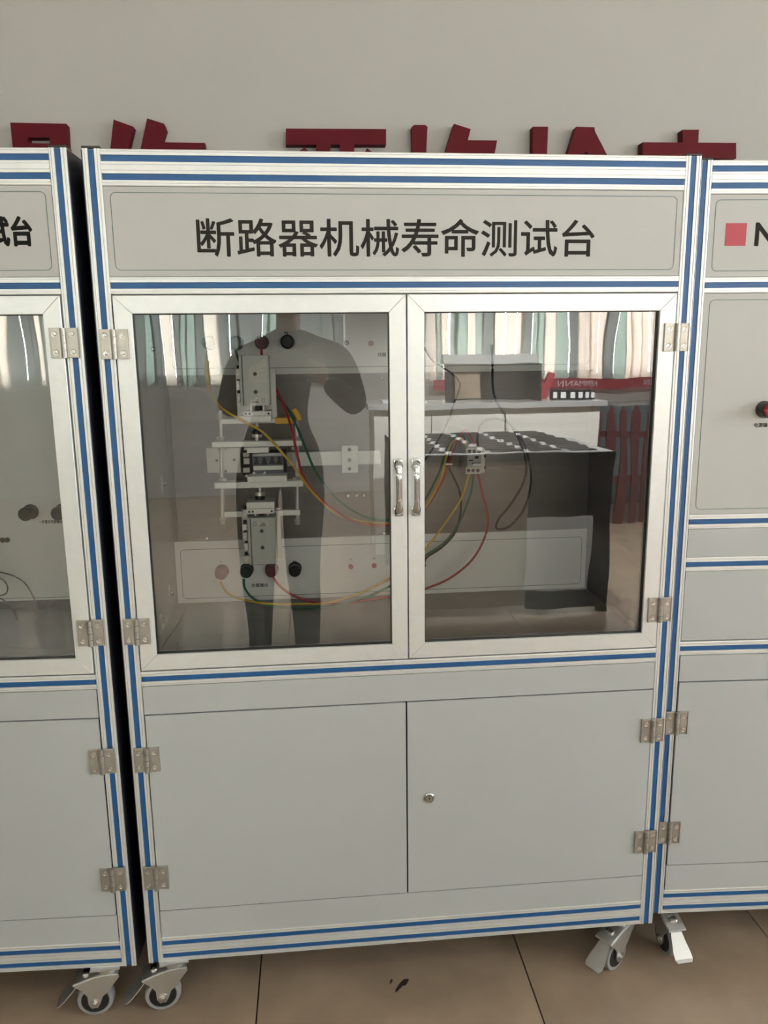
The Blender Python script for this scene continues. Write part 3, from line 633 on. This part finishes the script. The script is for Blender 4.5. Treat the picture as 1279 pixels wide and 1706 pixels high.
wire('wire', [(0.1998, 0.3750, 0.8438), (0.2031, 0.3600, 0.8255), (0.2242, 0.3500, 0.8006), (0.2699, 0.3400, 0.7839), (0.3342, 0.3400, 0.7766), (0.4066, 0.3400, 0.7781), (0.4876, 0.3500, 0.7929), (0.5521, 0.3600, 0.8162), (0.6085, 0.3700, 0.8556), (0.6450, 0.3750, 0.8866), (0.6952, 0.3800, 0.9202), (0.7284, 0.3750, 0.9687), (0.7546, 0.3750, 1.0353), (0.7650, 0.3850, 1.0883)], 'wgreen', 'green wire from the second lower knob up to the foot of the contactor')
wire('wire', [(0.2706, 0.3750, 0.8456), (0.2893, 0.3600, 0.8251), (0.3234, 0.3500, 0.8026), (0.3635, 0.3450, 0.7904), (0.4213, 0.3450, 0.7820), (0.4874, 0.3500, 0.7852), (0.5518, 0.3600, 0.7902), (0.6000, 0.3650, 0.7928), (0.6420, 0.3650, 0.8050), (0.7020, 0.3650, 0.8289), (0.7587, 0.3650, 0.8744), (0.7922, 0.3700, 0.9330), (0.7986, 0.3750, 0.9846), (0.7854, 0.3800, 1.0410), (0.7754, 0.3850, 1.0880)], 'wred', 'red wire from the third lower knob, sweeping right and up to the contactor')
wire('wire', [(0.6449, 0.4050, 0.8556), (0.6503, 0.3900, 0.8795), (0.6856, 0.3850, 0.9040), (0.7176, 0.3800, 0.9407), (0.7312, 0.3750, 0.9912), (0.7293, 0.3750, 1.0404), (0.7122, 0.3800, 1.0844), (0.7026, 0.3850, 1.1075), (0.7095, 0.4000, 1.1510), (0.7370, 0.4050, 1.1778), (0.7509, 0.3920, 1.1510)], 'wblack', 'black wire bowing from the black socket behind the coloured wires', 0.0030)
wire('wire', [(0.6413, 0.4050, 1.3991), (0.6627, 0.3850, 1.3597), (0.7069, 0.3750, 1.3286), (0.7263, 0.3700, 1.3033), (0.7122, 0.3700, 1.2585), (0.6974, 0.3750, 1.2116), (0.6650, 0.3800, 1.1528), (0.6365, 0.3850, 1.1135)], 'wblack', 'thin black wire slanting down beside the mullion in the right bay', 0.0024)
wire('wire', [(0.7777, 0.3920, 1.1431), (0.7739, 0.3900, 1.1756), (0.7787, 0.3800, 1.2053), (0.8026, 0.3700, 1.2200), (0.8353, 0.3600, 1.2144), (0.8625, 0.3500, 1.1862), (0.8857, 0.3450, 1.1388), (0.8947, 0.3400, 1.0741), (0.8802, 0.3350, 1.0094), (0.8445, 0.3300, 0.9657), (0.8122, 0.3300, 0.9593), (0.8147, 0.3300, 0.9814), (0.8462, 0.3300, 1.0216), (0.8758, 0.3350, 1.0710), (0.8819, 0.3400, 1.1179), (0.8627, 0.3500, 1.1776), (0.8291, 0.3600, 1.2344), (0.8075, 0.3700, 1.2810), (0.8071, 0.3850, 1.3440), (0.8107, 0.4100, 1.3934)], 'wblack', 'long black wire hanging in a narrow loop right of the contactor', 0.0030)
ctie = MB().box(-.008, .010, -.006, .006, -.002, .002, .001).build('cable_tie', M['paper'], None, loc=(0.6887, 0.3150, 1.1215))
tag(ctie, 'white cable tie gathering the wires left of the contactor', 'cable tie')
ytp = MB().sweep([(0.3359, 0.2950, 1.2554), (0.3435, 0.2950, 1.2446), (0.3484, 0.2950, 1.2312)], .0065, 10).build('tape_wrap', M['tape'], None, True)
tag(ytp, 'yellow tape wrapped around the green wire right of the upper cylinder', 'tape')

# ================================================================== LEFT CABINET
LT = -0.03635521
lx, ly = -0.02423682 - math.cos(LT)*W, -0.0034196 - math.sin(LT)*W
lc, ls_ = cabinet('left test cabinet, cut by the left edge of the photograph, turned slightly inward', (lx, ly, 0), LT)
border(0.041, W-0.041, 1.5205, 1.6505, 0.010, 0.0015, M['line'], ls_)
text('测试台', W-0.0705-0.116, 1.562, 0.0470, 0.0013, M['blackink'], ls_, width=0.116, bold=0.034)
upper_glass(lc); interior(lc, 'left')
for z in (1.397, 0.858, 0.5915, 0.329): hinge(lc, W-0.0305, z)
for z in (1.397, 0.858, 0.5915, 0.329): hinge(lc, 0.0305, z)
lip = MB().box(0.032, W-0.032, IY, IY+0.004, 0.7950, 1.654, 0.0005).build('inner_panel', M['white'], lc)
MB().box(0.032, W-0.032, IY-0.004, IY+0.004, 0.7755, 0.7940, 0.0005).build('skirting', M['dark'], lc)
MB().box(0.034, W-0.034, IY-0.0004, IY+0.001, 0.8005, 0.8018).build('panel_line', M['line'], lip)
for x in (0.810, 0.885, 0.66): knob(lip, x, IY, 1.016, M['black'], 0.0165, 0.040)
socket(lip, 0.748, IY, 0.948, M['black']); socket(lip, 0.737, IY, 0.948, M['black'])
text('一负载及电源输出', W-0.274, 0.986, 0.0085, IY-0.0002, M['ink'], lip, width=0.054, bold=0.02)
Rl = Matrix.Rotation(LT, 4, 'Z')
def lw(pts, label):
    P_ = [Matrix.Translation((lx, ly, 0)) @ Rl @ Vector(p) for p in pts]
    o = MB().sweep(smooth_path(P_, 8), 0.0018, 8).build('wire', M['wblack'], None, True); tag(o, label, 'wire', 'wires inside the left cabinet')
lw([(0.60, .38, .80), (0.66, .37, .86), (0.72, .36, .885), (0.765, .36, .880), (0.80, .36, .860), (0.82, .36, .82), (0.835, .34, .777)], 'thin black wire arching down behind the left cabinet glass, outer arch')
lw([(0.62, .38, .81), (0.70, .36, .862), (0.745, .36, .870), (0.762, .36, .852), (0.757, .36, .832), (0.735, .355, .826), (0.750, .35, .822), (0.775, .34, .805), (0.79, .33, .777)], 'thin black wire curling behind the left cabinet glass, inner curl')
caster(lc, W-0.066, 0.018, math.radians(6)); caster(lc, 0.055, 0.055, 0.4); caster(lc, 0.055, 0.49, 0.9); caster(lc, W-0.055, 0.49, 1.8)

# ================================================================== RIGHT CABINET
RT = -0.0514851
rc, rs = cabinet('right test cabinet, cut by the right edge, solid fascia and red square on its sign', (1.1058, 0.0286, 0), RT)
border(0.041, W-0.041, 1.5205, 1.6505, 0.010, 0.0015, M['line'], rs)
MB().box(0.0635, 0.104, 0.0009, 0.0014, 1.567, 1.608).build('red_square', M['redprint'], rs)
text('N', 0.1225, 1.5675, 0.0405, 0.0013, M['ink'], rs, bold=0.035)
fp = MB().box(0.0305, W-0.0305, 0.0015, 0.006, 1.0450, 1.4795, 0.0003).build('fascia_panel', M['sign'], rc)
border(0.042, W-0.042, 1.0545, 1.4680, 0.010, 0.0015, M['line'], fp)
profile(rc, 1, (0.03, 0.0, 1.0145), W-0.06, False, 'cross_rail'); profile(rc, 1, (0.03, 0.0, 0.9245), W-0.06, False, 'cross_rail')
MB().box(0.0315, W-0.0315, 0.002, 0.006, 0.955, 1.014, 0.0003).build('drawer_front', M['paint'], rc)
MB().box(0.0315, W-0.0315, 0.002, 0.006, 0.773, 0.924, 0.0003).build('fascia_plate', M['paint'], rc)
MB().box(0.031, W-0.031, 0.014, 0.018, 0.771, 1.48).build('black_backing', M['gap'], rc)
for z in (0.5895, 0.3275): hinge(rc, 0.0305, z)
kb = MB().lathe([(0.017, 0), (0.017, 0.006), (0.0155, 0.020), (0.0155, 0.022)], 24, Matrix.Translation((0.167, 0.0015, 1.256)) @ Matrix.Rotation(PI/2, 4, 'X')).build('switch_base', M['black'], fp, True)
kr = MB().lathe([(0.0135, 0.018), (0.0140, 0.026), (0.0125, 0.034), (0.004, 0.035)], 6, Matrix.Translation((0.167, 0.0015, 1.256)) @ Matrix.Rotation(PI/2, 4, 'X')).build('red_button', mat('red_knob', (0.42, .012, .03), .35), fp)
text('1', 0.1655, 1.2520, 0.008, -0.0338, M['paper'], fp)
text('电源输出', 0.150, 1.2205, 0.0085, 0.0013, M['ink'], fp, bold=0.02, width=0.036)
caster(rc, 0.052, 0.050, math.radians(97)); caster(rc, W-0.055, 0.055, 0.4); caster(rc, 0.055, 0.49, 0.9); caster(rc, W-0.055, 0.49, 1.8)

# ================================================================== red wall characters (tops show above the cabinets)
def wallchar(label, polys, ringp=None):
    m = MB()
    for p in polys: m.prism(p, 0.700, WALLY)
    if ringp: m.ring(ringp[0], ringp[1], 0.700, WALLY)
    o = m.build('wall_letter', M['redletter']); tag(o, label, 'letter', 'red characters on the wall')
    return o
wallchar('red wall character shaped like a box, leftmost, above the left cabinet', [[(-0.3518, 1.8962), (-0.2189, 1.8978), (-0.2196, 1.8737), (-0.3528, 1.8723)]], ([(-0.3517, 1.9533), (-0.2170, 1.9525), (-0.2189, 1.8978), (-0.3518, 1.8962)], [(-0.3132, 1.9191), (-0.2608, 1.9198), (-0.2607, 1.9057), (-0.3145, 1.9065)]))
wallchar('red wall character of two slanting strokes and a foot, second from left', [[(-0.1002, 1.9641), (-0.0526, 1.9479), (-0.0681, 1.8996), (-0.0773, 1.8753), (-0.1220, 1.8748), (-0.1127, 1.8991)], [(-0.0171, 1.9681), (0.0238, 1.9561), (0.0274, 1.9434), (0.0149, 1.9120), (0.1232, 1.9120), (0.1223, 1.8962), (0.1212, 1.8775), (-0.0445, 1.8757)]])
wallchar('red wall character with a wide flat bar over two legs, centre', [[(0.3305, 1.9491), (0.5898, 1.9513), (0.5894, 1.9135), (0.3291, 1.9102)], [(0.4080, 1.9112), (0.4453, 1.9117), (0.4366, 1.8752), (0.4023, 1.8748)], [(0.4686, 1.9120), (0.5061, 1.9124), (0.5054, 1.8759), (0.4678, 1.8755)], [(0.3768, 1.9050), (0.3903, 1.8921), (0.3962, 1.8806), (0.3435, 1.8800)], [(0.5389, 1.9041), (0.5592, 1.8912), (0.5748, 1.8796), (0.5244, 1.8791)]])
wallchar('red wall character with a short post and an angled stroke, right of the flat bar', [[(0.6576, 1.9580), (0.6639, 1.9625), (0.6924, 1.9629), (0.6987, 1.9586), (0.6955, 1.8957), (0.6955, 1.8750), (0.6588, 1.8746)], [(0.7686, 1.9669), (0.8134, 1.9544), (0.8057, 1.9272), (0.8846, 1.9275), (0.8786, 1.8963), (0.8757, 1.8769), (0.7403, 1.8755)]])
wallchar('red wall character with a short post and a peaked stroke, second from right', [[(0.9801, 1.9627), (1.0216, 1.9632), (1.0204, 1.8949), (1.0209, 1.8785), (0.9816, 1.8781)], [(1.0984, 1.9643), (1.1477, 1.9636), (1.1498, 1.9532), (1.1838, 1.8983), (1.1913, 1.8803), (1.1514, 1.8799), (1.1272, 1.9037), (1.1066, 1.8794), (1.0687, 1.8790), (1.0779, 1.8971)]])
wallchar('red wall character like a cross with a wide bar, rightmost', [[(1.2823, 1.9281), (1.5460, 1.9299), (1.5493, 1.8903), (1.2844, 1.8904)], [(1.3927, 1.9610), (1.4382, 1.9617), (1.4388, 1.9293), (1.3949, 1.9287)]])

# ================================================================== things behind the photographer, mirrored in the doors
# reception counter
cn = thing('reception_counter', 'long cream reception counter with grey top, mirrored in the right glass door', 'counter')
MB().box(0.80, 2.42, -4.30, -3.85, 0.0, 1.02, 0.004).build('counter_body', M['cream'], cn)
MB().box(0.76, 2.46, -4.34, -3.81, 1.02, 1.06, 0.004).build('counter_top', M['counter_top'], cn)
for x in (1.20, 1.72): MB().box(x-0.003, x+0.003, -3.8495, -3.846, 0.02, 1.0).build('panel_joint', M['gap'], cn)
# display box on the counter
db = thing('display_case', 'open-fronted grey display case standing on the reception counter', 'display case')
MB().box(1.36, 2.00, -4.22, -4.20, 1.061, 1.36).box(1.36, 1.38, -4.20, -3.90, 1.061, 1.33).box(1.98, 2.00, -4.20, -3.90, 1.061, 1.33).build('case_shell', M['rack'], db)
MB().box(1.33, 2.03, -4.22, -4.08, 1.331, 1.40, 0.004).build('case_top', M['wall_grey'], db)
MB().box(1.385, 1.62, -4.198, -4.18, 1.07, 1.325).build('display_board', M['tan'], db)
# samples on the counter
for k in range(6):
    x = 2.12+0.055*k; s = thing('sample_breaker', 'small sample breaker on the counter, ' + ['beside the red stand', 'second from the red stand', 'third from the red stand', 'third from the counter end', 'second from the counter end', 'nearest the counter end'][k], 'breaker', (x, -4.0, 1.061), 0, 'sample breakers on the counter')
    MB().box(-.02, .02, -.03, .03, 0, .07, .002).build('breaker_body', M['rack'], s); MB().box(-.015, .015, .03, .036, .012, .055, .001).build('breaker_face', M['paper'], s)
rb = MB().prism([(2.05, 1.061), (2.10, 1.061), (2.16, 1.25), (2.12, 1.26), (2.09, 1.18), (2.03, 1.20)], -4.15, -4.10).build('red_stand', M['redprint']); tag(rb, 'red display stand on the counter beside the grey case', 'stand')
pp = MB().box(0.88, 1.18, -4.2, -3.95, 1.061, 1.075).build('paper_stack', M['paper']); tag(pp, 'flat stack of white papers on the counter', 'paper')
# unseen ceiling lamps added only to brighten the counter's reflection
for k, x in enumerate((0.5, 1.5, 2.6, 3.6)):
    t = thing('fill_spot', 'black ceiling spotlight added to brighten the reception counter, %s of four' % ['first from the left', 'second from the left', 'third from the left', 'last'][k], 'light', (x, -1.9, CH), 0, 'added ceiling spotlights')
    MB().cyl((0, 0, -0.16), (0, 0, 0), 0.012).cyl((0, 0, -0.012), (0, 0, 0), 0.05).build('stem', M['black'], t, True)
    a = Vector((0, 0.06, -0.12)); b = Vector((0, -0.055, -0.27))
    MB().cyl(a, b, 0.045, 0.055, 24).build('lamp_head', M['black'], t, True)
    sl = bpy.data.lights.new('fill_spot_beam', 'SPOT'); sl.energy = 400; sl.spot_size = math.radians(82); sl.spot_blend = 0.6; sl.shadow_soft_size = 0.05
    sl.color = (0.97, 0.99, 1.0)
    so = bpy.data.objects.new('fill_spot_beam', sl); COL.objects.link(so); so.parent = t; so.location = (0, -0.075, -0.30)
    so.rotation_euler = Vector((0.0, -2.0, -2.25)).to_track_quat('-Z', 'Y').to_euler()
# black rack with slatted top
RKX0, RKX1, RKY0, RKY1, RKZ = 0.85, 1.95, -3.60, -2.41, 0.885
rk = thing('slatted_rack', 'black rack with slatted top in front of the counter, mirrored in the right door', 'rack')
fr = MB()
for x in (RKX0+.02, RKX1-.02):
    for y in (RKY0+.02, RKY1-.02): fr.box(x-.02, x+.02, y-.02, y+.02, 0, RKZ-.02)
fr.box(RKX0, RKX1, RKY0, RKY0+.03, RKZ-.05, RKZ-.01).box(RKX0, RKX1, RKY1-.03, RKY1, RKZ-.05, RKZ-.01)
fr.build('rack_frame', M['rack'], rk)
MB().box(1.50, RKX1-.041, RKY1-.02, RKY1-.002, .03, RKZ-.051).build('front_panel', M['rack'], rk)
MB().box(RKX0+.041, 1.495, RKY1-.02, RKY1-.004, .05, RKZ-.051).build('tan_panel', M['tan'], rk)
MB().box(RKX0+.01, RKX1-.01, RKY0+.01, RKY1-.01, RKZ-.012, RKZ-.006).build('tray', M['paper'], rk)
for k in range(12):
    y = RKY0+.04+k*.095
    for j in range(5):
        x = RKX0+.03+j*.205+(k%2)*.02
        MB().box(x, x+.165, y, y+.050, RKZ-.006, RKZ+.001, .001).build('slat', M['rack'], rk)
sh = MB().box(1.4910, 1.8347, RKY1+.001, RKY1+.003, 0.1350, 0.5400).build('paper_sheet', M['paper']); tag(sh, 'white paper sheet fixed to the front of the slatted rack', 'paper')
# dark red picket fence
fc = thing('picket_fence', 'dark red picket fence at the right, mirrored in the right glass door', 'fence')
for z in (0.38, 0.74): MB().box(2.45, 4.1, -4.63, -4.60, z-.025, z+.025).build('fence_rail', M['fence'], fc)
for k in range(16):
    x = 2.48+0.105*k
    MB().prism([(x-.031, .0), (x+.031, .0), (x+.031, .90), (x, .98), (x-.031, .90)], -4.60, -4.58).build('picket', M['fence'], fc)
ps = MB().box(2.9, 4.4, -6.1, -5.5, 0.0, .92, .01).build('machine_cabinet', M['machine']); tag(ps, 'grey cabinet beyond the picket fence', 'cabinet')

# ================================================================== photographer (mirrored in the left door as a dark figure)
pr = thing('person', 'person in dark clothes standing and raising a phone, mirrored in the left glass door', 'person')
def skin(name, verts, edges, radii, m, parent, root=0, lv=2):
    me = bpy.data.meshes.new(name); me.from_pydata(verts, edges, []); me.materials.append(m)
    o = bpy.data.objects.new(name, me); COL.objects.link(o); o.parent = parent
    md = o.modifiers.new('skin', 'SKIN'); sv = me.skin_vertices[0].data
    for i, r in enumerate(radii): sv[i].radius = (r, r) if not isinstance(r, tuple) else r
    sv[root].use_root = True
    sd = o.modifiers.new('sub', 'SUBSURF'); sd.levels = lv; sd.render_levels = lv
    return o
px0, py0 = 0.29, -1.84
V = [(-.06, 0, .95), (-.05, .0, 1.12), (-.02, .0, 1.30), (0, .01, 1.42), (0, .02, 1.50),
     (-.16, 0, .90), (-.17, .02, .50), (-.18, -.02, .10), (-.18, .10, .04),
     (.04, 0, .90), (.03, .02, .50), (.03, -.02, .10), (.03, .10, .04),
     (-.20, 0, 1.37), (-.27, .06, 1.16), (-.13, .28, 1.28),
     (.20, 0, 1.37), (.28, .06, 1.16), (.15, .28, 1.28)]
E_ = [(0, 1), (1, 2), (2, 3), (3, 4), (0, 5), (5, 6), (6, 7), (7, 8), (0, 9), (9, 10), (10, 11), (11, 12), (3, 13), (13, 14), (14, 15), (3, 16), (16, 17), (17, 18)]
R_ = [(.19, .13), (.18, .12), (.19, .12), (.10, .08), (.055, .055), .11, .085, .060, .05, .11, .085, .055, .05, .075, .055, .040, .075, .055, .040]
body = skin('body', [(px0+a, py0+b, c) for a, b, c in V], E_, R_, M['cloth'], pr)
hd = MB().sphere((px0, py0+.03, 1.64), .10, (.80, .95, 1.18), 24)
hd.sphere((px0, py0+.125, 1.625), .018, (.8, 1.0, 1.3), 12)
for s in (-1, 1): hd.sphere((px0+s*.082, py0+.02, 1.635), .022, (.4, .8, 1.3), 12)
hd.cyl((px0, py0+.015, 1.48), (px0, py0+.02, 1.57), .052, n=20)
hd.build('head', M['skin'], pr, True)
MB().sphere((px0, py0+.005, 1.672), .105, (.86, .95, 1.05), 24).build('hair', M['hair'], pr, True)
for s in (-1, 1):
    MB().sphere((px0+s*.032, py0+.113, 1.645), .010, (1.2, .6, .7), 10).build('eye', M['ink'], pr, True)
    hx, hy, hz = px0+s*.125, py0+.325, 1.315
    hnd = MB().sphere((hx, hy, hz), .038, (.7, .9, 1.1), 14)
    for k in range(4):
        hnd.sweep([(hx-s*.004, hy+.01, hz+.03-.019*k), (hx-s*.030, hy+.030, hz+.034-.019*k), (hx-s*.052, hy+.028, hz+.034-.019*k)], [.009, .0085, .007], 8)
    hnd.sweep([(hx, hy-.01, hz+.02), (hx-s*.03, hy-.012, hz+.045), (hx-s*.045, hy-.005, hz+.055)], [.011, .010, .008], 8)
    hnd.build('hand', M['skin'], pr, True)
ph = MB().box(px0-.080, px0+.080, py0+.335, py0+.344, 1.285, 1.362, .003).build('phone', M['black']); tag(ph, 'black phone held up in both hands by the person', 'phone')
